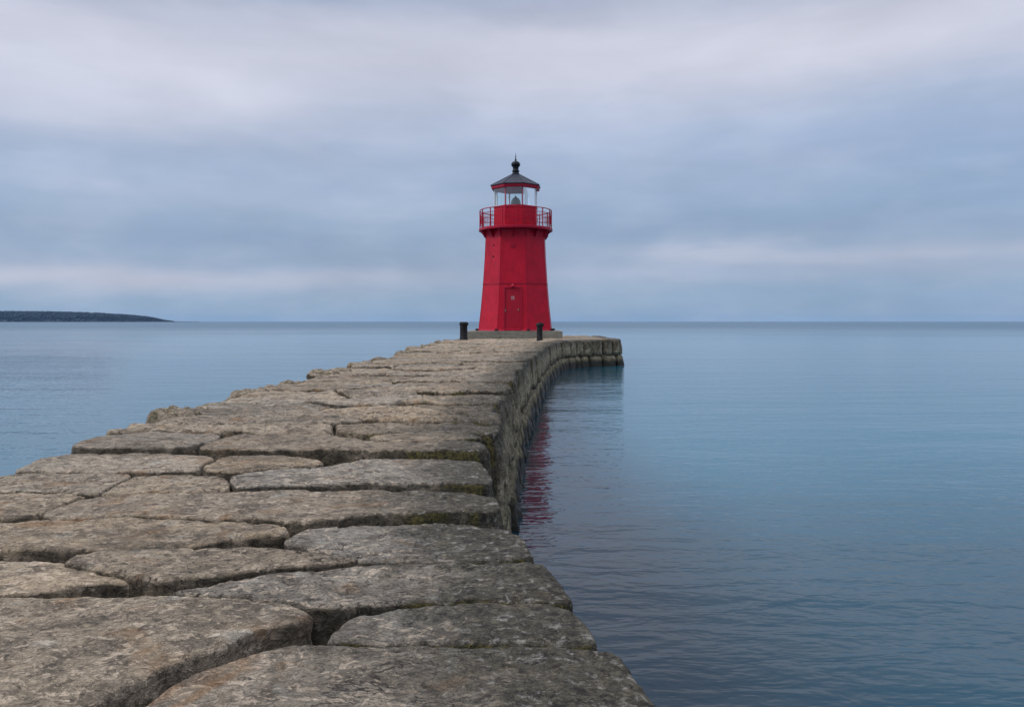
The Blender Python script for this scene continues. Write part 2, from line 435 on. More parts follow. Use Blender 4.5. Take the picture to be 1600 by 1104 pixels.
def inset(p, d):
    t = np.roll(p, -1, 0) - np.roll(p, 1, 0); t /= np.linalg.norm(t, axis=1)[:, None] + 1e-9
    return p + np.stack([-t[:, 1], t[:, 0]], 1) * d, np.stack([t[:, 1], -t[:, 0]], 1)      # ccw: left normal is inward

# edge curves of the pier (plan, metres)
RE = np.array([(0.55, 0.2), (.43, 1.4), (.36, 1.95), (.28, 2.3), (.19, 2.62), (.09, 3.1), (.0, 3.6), (-.08, 4.2), (-.13, 5.0), (-.16, 6.0), (-.15, 8.0), (-.08, 10.6), (.04, 13.5),
               (.30, 17.8), (.52, 20.5), (.90, 25.3), (1.30, 29.5), (1.75, 33.5), (2.15, 36.5), (2.72, 38.9), (3.5, 40.3), (4.5, 41.1), (5.9, 41.6)])
def right_x(y): return float(np.interp(y, RE[:, 1], RE[:, 0]))
def left_x(y): return float(np.interp(y, [0, 5, 36, 39, 43, 52], [-3.35, -3.42, -3.46, -3.35, -3.0, -3.0]))
REfull = np.vstack([RE, [(6.0, 44), (6.0, 52)]])

def make_stone(poly, ztop, depth, seed, R=.035, rough=.008, tilt=(0, 0), out=None, batter=0., moss=0., jitter=.012, minstep=.011, tint=None, dome=0., lichen=True, grow=0., chipk=1.3):
    poly = np.array(poly, float)
    if area(poly) < 0: poly = poly[::-1]
    cy = max(1.6, np.hypot(*poly.mean(0)))
    step = max(minstep, cy * .0036)
    R = max(R, step * .7)
    b = resample(chaikin(poly, 2), step)
    _, nrm = inset(b, 0)
    b3 = np.column_stack([b, np.full(len(b), seed * 3.1)])
    b = b + nrm * (fbm(b3 * 6, 4, seed)[:, None] * jitter * 1.6 + fbm(b3 * 1.8, 2, seed + 5)[:, None] * jitter * 1.2 + grow)
    lo, hi = b.min(0), b.max(0)
    gx = np.arange(lo[0], hi[0], step); gy = np.arange(lo[1], hi[1], step * .9)
    G = np.array([(x + (j % 2) * step * .5, y) for j, y in enumerate(gy) for x in gx])
    G += RNG.uniform(-.18, .18, G.shape) * step
    G = G[inside(G, b)]
    dG = dist(G, b); G = G[dG > R * .98]
    rings = []
    for f in (.18, .5, .85):
        q, _ = inset(b, R * f)
        ok = inside(q, b); q = q[ok]; q = q[dist(q, b) > R * f * .75]
        rings.append(q)
    pts = np.vstack([b] + rings + [G]); nb = len(b)
    r = delaunay_2d_cdt([Vector((float(x), float(y))) for x, y in pts], [(i, (i + 1) % nb) for i in range(nb)], [], 1, 1e-6)
    V = np.array([(v.x, v.y) for v in r[0]]); faces = [tuple(f) for f in r[2]]
    # boundary vertex order
    orig = r[3]; idx = {}
    for vi, ol in enumerate(orig):
        for o_ in ol:
            idx.setdefault(o_, vi)
    bd = [idx[i] for i in range(nb)]
    d = dist(V, b)
    u = np.clip(d / R, 0, 1)
    drop = R * (1 - np.sqrt(np.clip(1 - (1 - u) ** 2, 0, 1)))
    P3 = np.column_stack([V, np.full(len(V), ztop)])
    f1 = fbm(P3 * 2.2, 3, 31) ; f2 = fbm(P3 * np.array([8, 10, 8]), 4, 47)
    tr = f2 * 3.2 + f1 * 1.5; ter = (np.floor(tr) + np.clip((tr - np.floor(tr)) * 2.6 - .8, 0, 1)) / 3.2
    f3 = fbm(P3 * 34, 3, 77)
    c0 = V.mean(0)
    size = np.abs(V - c0).max(0) + .01
    dm = 1 - np.clip(((V - c0) / size) ** 2, 0, 1).sum(1)
    z = ztop - drop + f1 * rough * 1.6 + ter * rough * 1.4 + f3 * rough * .55 + tilt[0] * (V[:, 0] - c0[0]) + tilt[1] * (V[:, 1] - c0[1]) + dome * dm
    # chipped rim
    chip = np.clip(fbm(P3 * 9, 3, seed + 90) - .18, 0, 1) * np.clip(1 - d / (R * 2.6), 0, 1)
    z -= chip * R * chipk
    verts = np.column_stack([V, z])
    nr = max(4, min(26, int(depth / (step * 1.7))))
    ring0 = np.array(bd); allv = [verts]; base = len(verts)
    bp = verts[ring0]; prev = list(ring0)
    _, nb_ = inset(bp[:, :2], 0)
    F_ = list(faces)
    outv = np.array(out) / (np.linalg.norm(out) + 1e-9) if out is not None else None
    for k_ in range(1, nr + 1):
        tq = (k_ / nr) ** 1.25; dd = depth * tq
        zz = bp[:, 2] + (ztop - depth - bp[:, 2]) * tq
        q3 = np.column_stack([bp[:, :2], zz])
        bul = fbm(q3 * np.array([3.2, 3.2, 5.5]), 4, 13) * rough * 3.2 + fbm(q3 * 17, 3, 19) * rough * 1.1
        bul = bul * min(1, dd / .05) + (0.010 * math.sin(min(1, tq * 1.3) * PI) - (.02 * tq if outv is None else 0))
        q = bp[:, :2] + nb_ * bul[:, None]
        if outv is not None:
            wq = np.clip((nb_ @ outv - .35) / .4, 0, 1)
            q = q + outv * (wq * batter * dd / depth)[:, None]
        allv.append(np.column_stack([q, zz])); cur = list(range(base, base + len(q))); base += len(q)
        n_ = len(cur)
        for i in range(n_):
            j = (i + 1) % n_
            F_.append((prev[i], cur[i], cur[j], prev[j]))
        prev = cur
    F_.append(tuple(prev[::-1]))
    VV = np.vstack(allv)
    c3 = np.array([c0[0], c0[1], ztop - depth])
    # signed closeness to the seaward rim
    seg = dist(VV[:, :2], np.vstack([REfull, [(-9, 60), (-9, -5)]])) if lichen else np.full(len(VV), 9.)
    lim = 1.15
    lic = np.clip(1 - seg / lim, 0, 1)
    ti = np.full(len(VV), (random.random() if tint is None else tint))
    ms = np.full(len(VV), moss)
    lw = np.clip(1 - (VV[:, 0] + 3.5) / .55, 0, 1) if lichen else np.zeros(len(VV))
    ms = np.maximum(ms, lw * .62)
    return VV, F_, c3, ti, lic, ms

def stone_mesh(name, parts, parent, kind=None, label=None):
    """parts: list of make_stone results; linked as ONE mesh"""
    c3 = parts[0][2]; vs, fs, at = [], [], [[], [], []]; n = 0
    for VV, F_, c, a, b, m_ in parts:
        vs.append(VV - c3); fs += [tuple(i + n for i in f) for f in F_]; n += len(VV)
        for lst, arr in zip(at, (a, b, m_)): lst.append(arr)
    me = bpy.data.meshes.new(name)
    me.from_pydata(np.vstack(vs).tolist(), [], fs)
    for nm, lst in zip(('tint', 'lichen', 'mossy'), at):
        A = me.attributes.new(nm, 'FLOAT', 'POINT'); A.data.foreach_set('value', np.concatenate(lst).astype(np.float32))
    me.polygons.foreach_set('use_smooth', [True] * len(me.polygons)); me.update()
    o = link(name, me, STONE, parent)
    o.location = tuple(float(q) for q in c3) if parent is None else tuple(float(a - b) for a, b in zip(c3, parent.location))
    if kind: o['kind'] = kind
    if label: o['label'] = label
    return o

pier = empty('stone_pier', (-1.5, 20, 0), 'long rough pier of weathered stone blocks leading out to the red lighthouse', 'pier')

def up(px, py, dz=0.):
    D = (CAMZ - DECK - dz) * F / (py - 502.0)
    return ((px - 800) / F * D, D)
LX = 'L'
# the nearest capstones, outlines read off as points on the deck; numbers with y only ('L', y) lie on the landward rim
near = [
 (0.000, [(60, 1190), (215, 1104), (262, 1075), (315, 1049), (385, 1022), (448, 1006), (490, 1003), (560, 1004), (760, 1006), (945, 1007), (968, 1016), (1030, 1104), (1110, 1215), (900, 1300), (300, 1300)], .35),
 (0.000, [(-900, 935), (0, 931), (100, 928), (250, 929), (340, 932), (430, 939), (474, 948), (488, 961), (470, 968), (420, 979), (350, 1008), (290, 1030), (245, 1051), (196, 1070), (157, 1087), (60, 1130), (-200, 1225), (-400, 1250), (-1100, 1180)], .62),
 (0.000, [(250, 925), (315, 912), (385, 900), (455, 891), (560, 881), (640, 877), (832, 879), (853, 885), (871, 905), (888, 932), (893, 941), (815, 937), (710, 936), (640, 938), (570, 940), (500, 944), (455, 938), (350, 928)], .2),
 (-.005, [(504, 1000), (521, 979), (552, 962), (605, 950), (675, 944), (780, 943), (850, 944), (885, 951), (906, 968), (927, 994), (930, 1002), (850, 1004), (700, 1002), (560, 1000)], .1),
 (-.015, [(436, 850), (470, 834), (515, 826), (590, 822), (680, 820), (780, 822), (804, 831), (818, 842), (829, 859), (836, 875), (640, 874), (570, 874), (540, 867), (490, 857)], .05),
 (0.010, [(97, 876), (122, 866), (175, 857), (245, 853), (350, 852), (437, 855), (500, 861), (555, 868), (562, 871), (525, 874), (420, 886), (315, 897), (245, 899), (210, 895), (157, 886)], .7),
 (-.010, [(-420, 868), (0, 872), (70, 877), (140, 884), (192, 892), (206, 900), (196, 903), (140, 906), (105, 914), (70, 921), (0, 928), (-450, 930)], .8),
 (0.010, [(-380, 822), (0, 815), (100, 811), (200, 810), (300, 812), (380, 814), (430, 818), (453, 828), (448, 833), (400, 832), (378, 835), (350, 842), (250, 849), (175, 855), (100, 857), (0, 856), (-410, 858)], .85),
 (0.015, [(62, 803), (100, 785), (125, 780), (175, 774), (212, 771), (300, 769), (400, 769), (455, 767), (590, 766), (680, 768), (764, 772), (779, 784), (783, 797), (680, 801), (590, 803), (530, 808), (500, 812), (470, 814), (430, 812), (380, 808), (300, 806), (200, 805), (100, 807)], .6),
 (0.000, [(-230, 772), (0, 768), (75, 768), (112, 770), (138, 777), (122, 779), (95, 786), (75, 797), (55, 805), (0, 811), (-370, 818)], .9),
 (0.010, [(152, 775), (175, 761), (200, 748), (220, 742), (275, 740), (335, 742), (352, 748), (357, 758), (353, 766), (325, 768), (212, 769), (175, 772)], .75),
 (0.000, [(-120, 748), (-20, 745), (20, 741), (100, 738), (175, 738), (207, 741), (190, 750), (170, 760), (148, 773), (130, 769), (100, 765), (0, 766), (-200, 769)], .5),
 (0.022, [(363, 755), (362, 749), (370, 742), (400, 736), (440, 732), (500, 729), (530, 725), (570, 718), (605, 716), (740, 716), (755, 726), (764, 738), (768, 750), (758, 755), (587, 756), (515, 757), (400, 759), (372, 761)], .12),
 (0.000, [(22, 737), (37, 727), (60, 719), (87, 714), (112, 709), (200, 707), (300, 709), (336, 713), (322, 720), (309, 728), (316, 735), (195, 735), (100, 735), (62, 735)], .4),
 (0.020, [(322, 733), (320, 728), (334, 720), (352, 713), (380, 712), (440, 712), (485, 716), (508, 724), (500, 727), (440, 729), (400, 732), (372, 735), (350, 736), (332, 736)], 1.),
 (0.050, [(111, 698), (116, 693), (137, 685), (160, 679), (200, 675), (250, 673), (312, 675), (345, 679), (344, 683), (322, 688), (300, 695), (275, 697), (200, 698)], .3),
 (0.050, [(308, 698), (327, 690), (347, 683), (380, 677), (455, 675), (500, 677), (536, 683), (570, 687), (650, 689), (750, 690), (762, 697), (760, 702), (650, 703), (545, 702), (470, 702), (380, 702)], .7),
 (0.050, [(573, 684), (590, 678), (650, 675), (725, 676), (750, 682), (754, 686), (650, 687), (600, 686)], .8),
]
stones = []      # (distance, result)
for i, (dz_, pl, ti) in enumerate(near):
    pts = [up(x, y, dz_) for x, y in pl]
    pts = [(max(x, left_x(y) - .02), y) for x, y in pts]
    a = np.array(pts); rim = a[:, 0].max() > -.45
    st = make_stone(pts, DECK + dz_, .80 if rim else .42, 100 + i, R=.016, rough=.0075, jitter=.009, grow=.005 + .0006 * a[:, 1].min(), chipk=2.6,
                    tilt=(random.uniform(-.004, .004), random.uniform(-.006, .006)), out=(1, .05) if rim else None, batter=.05, tint=ti,
                    minstep=.0095 if i < 7 else .011)
    stones.append((a[:, 1].min(), st))

# further rows, laid across the pier
random.seed(21)
rows = [6.46]
while rows[-1] < 40.6:
    rows.append(rows[-1] + random.choice([.5, .6, .66, .75, .85, .95]) * random.uniform(.92, 1.08))
def wob(k_, x): return .11 * math.sin(x * 1.7 + k_ * 2.3) + .06 * math.sin(x * 3.9 + k_ * 5.1)
for k_ in range(len(rows) - 1):
    y0, y1 = rows[k_], rows[k_ + 1]
    ym = (y0 + y1) / 2
    xl, xr = left_x(ym) + random.uniform(-.05, .07), None
    n = random.choice([2, 2, 3, 3]) if ym < 25 else random.choice([3, 3, 4])
    width = right_x(ym) - xl
    cuts = sorted(xl + width * (j + random.uniform(-.28, .28)) / n for j in range(1, n))
    xs = [xl] + cuts + [None]
    hz = .045 * max(0, 1 - (ym - 6.4) / 12)
    for j in range(n):
        g = random.uniform(.012, .03) + .0026 * ym * random.random() ** 2; g2 = random.uniform(.015, .05)
        sl0 = random.uniform(-.25, .25) if j else 0; sl1 = random.uniform(-.25, .25)
        def X(frac, side):
            y = y0 + (y1 - y0) * frac
            if side == 0: return xs[j] + (0 if j == 0 else .018 + CUTS[(k_, j)] * (frac - .5))
            if xs[j + 1] is None: return right_x(y) + EDGEJ[k_]
            return xs[j + 1] - .018 + CUTS[(k_, j + 1)] * (frac - .5)
        if j == 0:
            CUTS = {(k_, q): random.uniform(-.5, .5) for q in range(0, n + 1)}; EDGEJ = {k_: random.uniform(-.06, .06)}
        near_, far_ = [], []
        xa0, xb0 = X(0, 0), X(0, 1); xa1, xb1 = X(1, 0), X(1, 1)
        first_l, last_r = j == 0, xs[j + 1] is None
        ta = .3 if random.random() < .45 else .05; tb = .3 if random.random() < .45 else .05
        for q in range(9):
            f = q / 8
            x = xa0 + (xb0 - xa0) * f
            pull = ta * max(0, 1 - f / .28) ** 1.5 * (not first_l) + tb * max(0, 1 - (1 - f) / .28) ** 1.5 * (not last_r)
            near_.append((x, y0 + wob(k_, x) * (1 - .5 * last_r * f) + g + pull * (y1 - y0) * .5))
        for q in range(9):
            f = q / 8
            x = xa1 + (xb1 - xa1) * f
            pull = ta * max(0, 1 - f / .28) ** 1.5 * (not first_l) + tb * max(0, 1 - (1 - f) / .28) ** 1.5 * (not last_r)
            far_.append((x, y1 + wob(k_ + 1, x) * (1 - .5 * last_r * f) - g - pull * (y1 - y0) * .35))
        poly = near_ + [(X(.5, 1), ym)] + far_[::-1] + [(X(.5, 0), ym)]
        zt = DECK + hz + random.uniform(-.038, .036)
        st = make_stone(poly, zt, .82 if (last_r or first_l) else .4, 300 + k_ * 7 + j, R=random.uniform(.03, .05), rough=.016,
                        tilt=(random.uniform(-.012, .012), random.uniform(-.016, .012)),
                        out=(1, -.1) if last_r else ((-1, 0) if first_l else None), batter=.07 if last_r else .1, jitter=.02,
                        tint=min(1, max(0, random.gauss(.6, .28))))
        stones.append((y0, st))
# the broad head of the pier: rim stones along the facing side, then rows behind them
def along(P, s):
    d = np.hypot(*np.diff(P, axis=0).T); c = np.concatenate([[0], np.cumsum(d)])
    x = np.interp(s, c, P[:, 0]); y = np.interp(s, c, P[:, 1])
    i = min(len(d) - 1, max(0, np.searchsorted(c, s) - 1)); t = (P[i + 1] - P[i]) / d[i]
    return np.array([x, y]), t
def length(P): return float(np.hypot(*np.diff(P, axis=0).T).sum())
head = REfull[18:]
def rim_blocks(P, s0, s1, inward, ztop, depth, seed0, wmin=.5, wmax=.8, R=.05, batter=.08, off=0., rough=.016, moss=0.):
    out_ = []; s = s0; k_ = 0
    while s < s1 - .2:
        wd = min(random.uniform(wmin, wmax), s1 - s)
        o_ = random.uniform(-.03, .03) + off
        pts = []
        for q in (0.0, .33, .66, 1.0):
            p_, t_ = along(P, s + .012 + (wd - .024) * q); n_ = np.array([t_[1], -t_[0]])
            pts.append(p_ + n_ * (o_ + random.uniform(-.02, .02)))
        inn = []
        for q in (1.0, 0.0):
            p_, t_ = along(P, s + .012 + (wd - .024) * q); n_ = np.array([t_[1], -t_[0]])
            inn.append(p_ + n_ * (off - inward))
        p_, t_ = along(P, s + wd / 2); n_ = (t_[1], -t_[0])
        st = make_stone([tuple(q) for q in pts + inn], ztop + random.uniform(-.025, .02), depth, seed0 + k_, R=R, rough=rough, out=n_, batter=batter,
                        jitter=.018, moss=moss, tint=random.uniform(.1, .6))
        out_.append((float(p_[1]), st)); s += wd; k_ += 1
    return out_
sh = 0.35
stones += rim_blocks(head, 2.2, length(head) - .5, .75, DECK, .82, 900, .5, 1.05, R=.028)
random.seed(5)
yy = 40.75
while yy < 51.5:
    y1 = yy + random.uniform(.8, 1.1); ym = (yy + y1) / 2
    # the inner line of the rim stones
    xr = 5.15 if yy > 42.3 else float(np.interp(yy, [40.7, 41.4, 42.3], [2.4, 3.2, 4.6]))
    xl = left_x(ym); n = 4 if xr > 4 else 3
    cs = [xl + (xr - xl) * j / n + (random.uniform(-.25, .25) if 0 < j < n else 0) for j in range(n + 1)]
    for j in range(n):
        st = make_stone([(cs[j] + .02, yy + .02), ((cs[j] + cs[j + 1]) / 2, yy + .02), (cs[j + 1] - .02, yy + .02), (cs[j + 1] - .02, y1 - .02), ((cs[j] + cs[j + 1]) / 2, y1 - .02), (cs[j] + .02, y1 - .02)],
                        DECK + random.uniform(-.02, .02), .82 if j == 0 else .4, 1100 + int(yy * 7) + j, R=.05, rough=.013, out=(-1, 0) if j == 0 else None, batter=.1, jitter=.02)
        stones.append((yy, st))
    yy = y1
stones.sort(key=lambda q: q[0])
for i, (d_, st) in enumerate(stones[:96]):
    stone_mesh('capstone', [st], pier)
stone_mesh('capstone', [s_[1] for s_ in stones[96:]], pier, 'stuff')

# lower course of the sea wall, standing proud of the course above it
random.seed(9)
lowR = rim_blocks(REfull, .2, length(REfull) - .1, .55, DECK - .84, 1.05, 1500, .55, .95, R=.035, batter=.15, off=.10, rough=.022)
for d_, st in lowR[:98]:
    stone_mesh('wall_block', [st], pier)
LE = np.array([(-3.0, 52), (-3.0, 43), (-3.35, 39), (-3.46, 36), (-3.42, 5), (-3.35, 0.2)])
lowL = rim_blocks(LE, .1, length(LE) - .1, .55, DECK - .84, 1.05, 1800, .6, 1.0, R=.06, batter=.2, off=.16, rough=.02)
stone_mesh('wall_block', [s_[1] for s_ in lowL], pier, 'stuff')
# heart of the pier below the capstones
bm = bmesh.new()
loopR = [(x - .35, y) for x, y in REfull[:-1]] + [(5.6, 51.8)]
loopL = [(x + .35, y) for x, y in LE]
loop = loopR + loopL
bt = [bm.verts.new((x + 1.5, y - 20, DECK - .36)) for x, y in loop]; bb = [bm.verts.new((x + 1.5, y - 20, -.6)) for x, y in loop]
bm.faces.new(bt); bm.faces.new(bb[::-1])
for i in range(len(loop)):
    j = (i + 1) % len(loop); bm.faces.new((bt[i], bb[i], bb[j], bt[j]))
bmesh.ops.triangulate(bm, faces=[f for f in bm.faces if len(f.verts) > 4])
bm_obj('rubble_core', bm, simple('dark_wet_rubble', srgb(58, 52, 46), .95, 0, .2, 3, .01), pier)

# small mossy rocks wedged along the landward rim
random.seed(31)
rk = [(up(272, 650, .03), .27, .12), (up(305, 641, .03), .22, .07), (up(232, 668, .05), .20, .07), (up(338, 631, .03), .20, .08), (up(395, 615, .02), .26, .06), (up(432, 605, .02), .24, .08),
      (up(40, 735), .22, .05), (up(95, 714), .16, .05), (up(170, 683, .05), .2, .05), (up(492, 585), .34, .12), (up(525, 577), .30, .08), (up(560, 569), .30, .09), (up(612, 554), .40, .1), (up(648, 545), .35, .1), (up(690, 533), .6, .12)]
yq = 12.
while yq < 40:
    rk.append(((left_x(yq) + random.uniform(-.05, .15), yq), random.uniform(.15, .3), random.uniform(.03, .10))); yq += random.uniform(.9, 2.0)
for q, ((x, y), rad, h_) in enumerate(rk):
    if q in (6, 7, 8, 12, 14, 18, 21, 25): continue
    h_ *= .72 if q else 1.0
    x = max(x, left_x(y) - .03)
    pl = []
    for a in range(9):
        t_ = 2 * PI * a / 9; rr = rad * random.uniform(.7, 1.15)
        pl.append((x + rr * math.cos(t_) * 1.05, y + rr * math.sin(t_) * .75))
    st = make_stone(pl, DECK + h_ * .62, .35 + h_, 2000 + q, R=rad * .32, rough=.030, jitter=.05, moss=.62, dome=h_ * .3, tint=.5)
    stone_mesh('rim_rock', [st], pier)

# ------------------------------------------------------------------ lighthouse
TX, TY = (805.8 - 800) / F * 46.8, 46.8
LH = empty('lighthouse', (TX, TY, DECK), 'bright red eight-sided lighthouse with a railed gallery and dark roof on a concrete base', 'lighthouse')
ROT = math.radians(-5.3)
def zc(py): return CAMZ + (502 - py) / F * 46.8 - DECK          # height over the deck of a point on the tower's axis
A0 = -PI / 2 + ROT + PI / 8                                     # one corner of the octagon
def octo(bm, prof, **kw): return add_lathe(bm, prof, 8, rot0=A0, **kw)
sc = 46.8 / F
# concrete foundation
bm = bmesh.new(); add_box(bm, (-.07, 0, .205), (5.5, 5.4, .41)); 
bmesh.ops.subdivide_edges(bm, edges=bm.edges, cuts=6, use_grid_fill=True)
for v in bm.verts:
    v.co += Vector((random.uniform(-.006, .006), random.uniform(-.006, .006), random.uniform(-.004, .004)))
bm_obj('foundation', bm, CONCRETE, LH, bevel=.02)
zb = .415
zt = zc(364); zm = zc(444.5)
prof = [(60 * sc, zb + .06), (56.0 * sc, zb + (zm - zb) * .5), (52.7 * sc, zm), (50.0 * sc, zm + (zt - zm) * .5), (48.2 * sc, zt)]
bm = bmesh.new(); octo(bm, prof); tower = bm_obj('tower', bm, RED, LH, bevel=.02)
def rad_at(z):
    zs = [p_[1] for p_ in prof]; return float(np.interp(z, zs, [p_[0] for p_ in prof]))
bm = bmesh.new(); octo(bm, [(60 * sc + .07, zb), (60 * sc + .07, zb + .03), (60 * sc + .02, zb + .09), (60 * sc - .05, zb + .09)]); bm_obj('base_flange', bm, RED2, LH)
bm = bmesh.new(); octo(bm, [(rad_at(zm) - .05, zm - .045), (rad_at(zm) + .028, zm - .045), (rad_at(zm) + .028, zm - .004), (rad_at(zm) + .022, zm + .004), (rad_at(zm) + .028, zm + .012), (rad_at(zm) + .025, zm + .045), (rad_at(zm) - .05, zm + .045)], cap=False)
bm_obj('seam_flange', bm, RED2, LH)
# corner cover strips and rivet rows belong to the plate
for i in range(8):
    bm = bmesh.new(); t_ = A0 + i * PI / 4
    for (r0, z0), (r1, z1) in zip(prof, prof[1:]):
        add_bar(bm, ((r0 - .004) * math.cos(t_), (r0 - .004) * math.sin(t_), z0), ((r1 - .004) * math.cos(t_), (r1 - .004) * math.sin(t_), z1), .013, 8)
    bm_obj('corner_strip', bm, RED2, LH)
for i in range(8):
    bm = bmesh.new(); t_ = A0 + i * PI / 4; R_ = 60 * sc + .10
    add_box(bm, (R_ * math.cos(t_), R_ * math.sin(t_), zb + .06), (.16, .14, .12), Matrix.Rotation(t_, 3, 'Z'))
    bm_obj('anchor_lug', bm, IRON, LH, bevel=.01)
# face frame: local x along the face, y outward, z up the slope
def face_pt(k_, u, z, out=0.):
    th = A0 - PI / 8 + k_ * PI / 4                              # face normal direction
    ap = rad_at(z) * math.cos(PI / 8) + out
    n_ = Vector((math.cos(th), math.sin(th), 0)); s_ = Vector((-math.sin(th), math.cos(th), 0))
    return n_ * ap + s_ * u + Vector((0, 0, z))
def face_panel(bm, k_, u0, u1, z0, z1, o0, o1):
    vs = []
    for z_ in (z0, z1):
        for u in (u0, u1):
            for o_ in (o0, o1): vs.append(bm.verts.new(face_pt(k_, u, z_, o_)))
    a, b, c, d, e, f, g, h = vs    # z0u0o0,z0u0o1,z0u1o0,z0u1o1,z1...
    for q in ((a, b, d, c), (e, g, h, f), (a, e, f, b), (c, d, h, g), (a, c, g, e), (b, f, h, d)): bm.faces.new(q)
# rivets
for k_ in (6, 7, 0, 1, 2, 3, 4, 5):
    pass
bm = bmesh.new()
for k_ in range(8):
    for z_ in np.arange(zb + .25, zt - .2, .19):
        w_ = rad_at(z_) * math.sin(PI / 8) - .075
        for u in (-w_, w_):
            p_ = face_pt(k_, u, z_, .004); r_ = bmesh.ops.create_icosphere(bm, subdivisions=1, radius=.014)
            bmesh.ops.translate(bm, vec=p_, verts=r_['verts'])
tower_rivets = bm_obj('rivets', bm, RED2, tower); tower_rivets['kind'] = 'stuff'
# door on the facing side (k=0)
dzb, dzt = zb + .13, zc(452)
dd = bmesh.new(); face_panel(dd, 0, -.44, .44, dzb + .05, dzt - .05, -.05, .012)
for s_ in (0,):
    pass
door = bm_obj('door', dd, REDDOOR, LH, bevel=.006)
bm = bmesh.new()
for (u0, u1, z0, z1) in ((-.54, -.455, dzb, dzt), (.455, .54, dzb, dzt), (-.54, .54, dzt + .003, dzt + .085)):
    face_panel(bm, 0, u0, u1, z0, z1, -.05, .055)
bm_obj('door_frame', bm, RED2, LH, bevel=.008)
bm = bmesh.new(); face_panel(bm, 0, -.50, .50, zb + .02, dzb - .005, -.05, .16); bm_obj('door_step', bm, RED2, LH, bevel=.01)
bm = bmesh.new(); face_panel(bm, 0, -.006, .006, dzb + .06, dzt - .06, .0, .018)
for zz_ in (dzb + .75, dzb + 1.55): face_panel(bm, 0, -.42, .42, zz_, zz_ + .02, .0, .017)
bm_obj('door_ribs', bm, RED2, door)
bm = bmesh.new(); p_ = face_pt(0, .35, zc(484.5), .03); add_box(bm, p_, (.05, .09, .12)); add_bar(bm, p_, p_ + Vector((-.12, -.05, 0)), .014)
bm_obj('handle', bm, BRASS, door, bevel=.006)
bm = bmesh.new(); p_ = face_pt(0, -.42, zc(485.5), .05); add_box(bm, p_, (.06, .04, .11)); add_bar(bm, p_ + Vector((0, 0, -.08)), p_ + Vector((0, 0, .08)), .018)
bm_obj('hinge', bm, BRASS, door)
bm = bmesh.new(); face_panel(bm, 0, -.095, .095, zc(469.4), zc(464.2), .01, .026); pq = bm_obj('notice_plate', bm, PLAQ, door)
bm = bmesh.new()
for j in range(3): face_panel(bm, 0, -.06, .05 - .02 * j, zc(468.6) + j * .055, zc(468.6) + j * .055 + .02, .022, .030)
bm_obj('notice_lettering', bm, REDDOOR, pq)
# little lamp hood above the door, access plates, vents
bm = bmesh.new()
p_ = face_pt(0, 0, zc(446.5), .02)
add_lathe(bm, [(.13, p_.z - .11), (.11, p_.z - .08), (.03, p_.z + .04), (.02, p_.z + .08)], 12, p_.x, p_.y - .12)
add_bar(bm, p_ + Vector((0, .05, .05)), p_ + Vector((0, -.12, .05)), .02)
bm_obj('door_lamp', bm, RED2, LH)
bm = bmesh.new(); face_panel(bm, 0, -.16, .16, zc(391), zc(384), -.02, .02); face_panel(bm, 0, -.05, .05, zc(389), zc(386), .01, .06)
bm_obj('access_plate', bm, RED2, LH, bevel=.006)
for k_ in range(8):
    for zz_ in (386, 403):
        if k_ not in (7, 3, 4): continue
        bm = bmesh.new(); p_ = face_pt(k_, 0 if k_ != 7 else .08, zc(zz_), 0); p2 = face_pt(k_, 0 if k_ != 7 else .08, zc(zz_), .05)
        add_bar(bm, p_, p2, .05, 12); bm_obj('bolt_cap', bm, simple('dark_red_iron', (.10, .006, .012), .5) if 'dark_red_iron' not in bpy.data.materials else bpy.data.materials['dark_red_iron'], LH)
# ---- gallery
gz = zc(362.2)
gal = bmesh.new()
GR = 57.6 * sc
add_lathe(gal, [(1.0, gz + .01), (GR - .06, gz), (GR, gz + .02), (GR, gz + .155), (GR - .03, gz + .165), (1.0, gz + .165)], 48)
bm_obj('gallery_deck', gal, RED2, LH, bevel=.008)
bm = bmesh.new(); octo(bm, [(48.2 * sc - .05, zt - .05), (48.2 * sc + .03, zt - .05), (48.2 * sc + .03, gz + .008), (48.2 * sc - .05, gz + .008)]); bm_obj('cornice', bm, RED2, LH)
for i in range(16):
    th = A0 + i * PI / 8; R0 = (rad_at(zt) if i % 2 == 0 else rad_at(zt) * math.cos(PI / 8)) + .02
    bm = bmesh.new(); n_ = Vector((math.cos(th), math.sin(th), 0)); s_ = Vector((-math.sin(th), math.cos(th), 0)) * .028
    pr = [(R0 - .04, gz - .004), (GR - .10, gz - .004), (GR - .14, gz - .07), (R0 + .20, gz - .20), (R0 + .06, gz - .42), (R0 - .02, gz - .46)]
    a = [bm.verts.new(n_ * r_ + Vector((0, 0, z_)) + s_) for r_, z_ in pr]; b = [bm.verts.new(n_ * r_ + Vector((0, 0, z_)) - s_) for r_, z_ in pr]
    bm.faces.new(a); bm.faces.new(b[::-1])
    for q in range(len(pr)):
        w2 = (q + 1) % len(pr); bm.faces.new((a[q], b[q], b[w2], a[w2]))
    bm_obj('bracket', bm, RED2, LH)
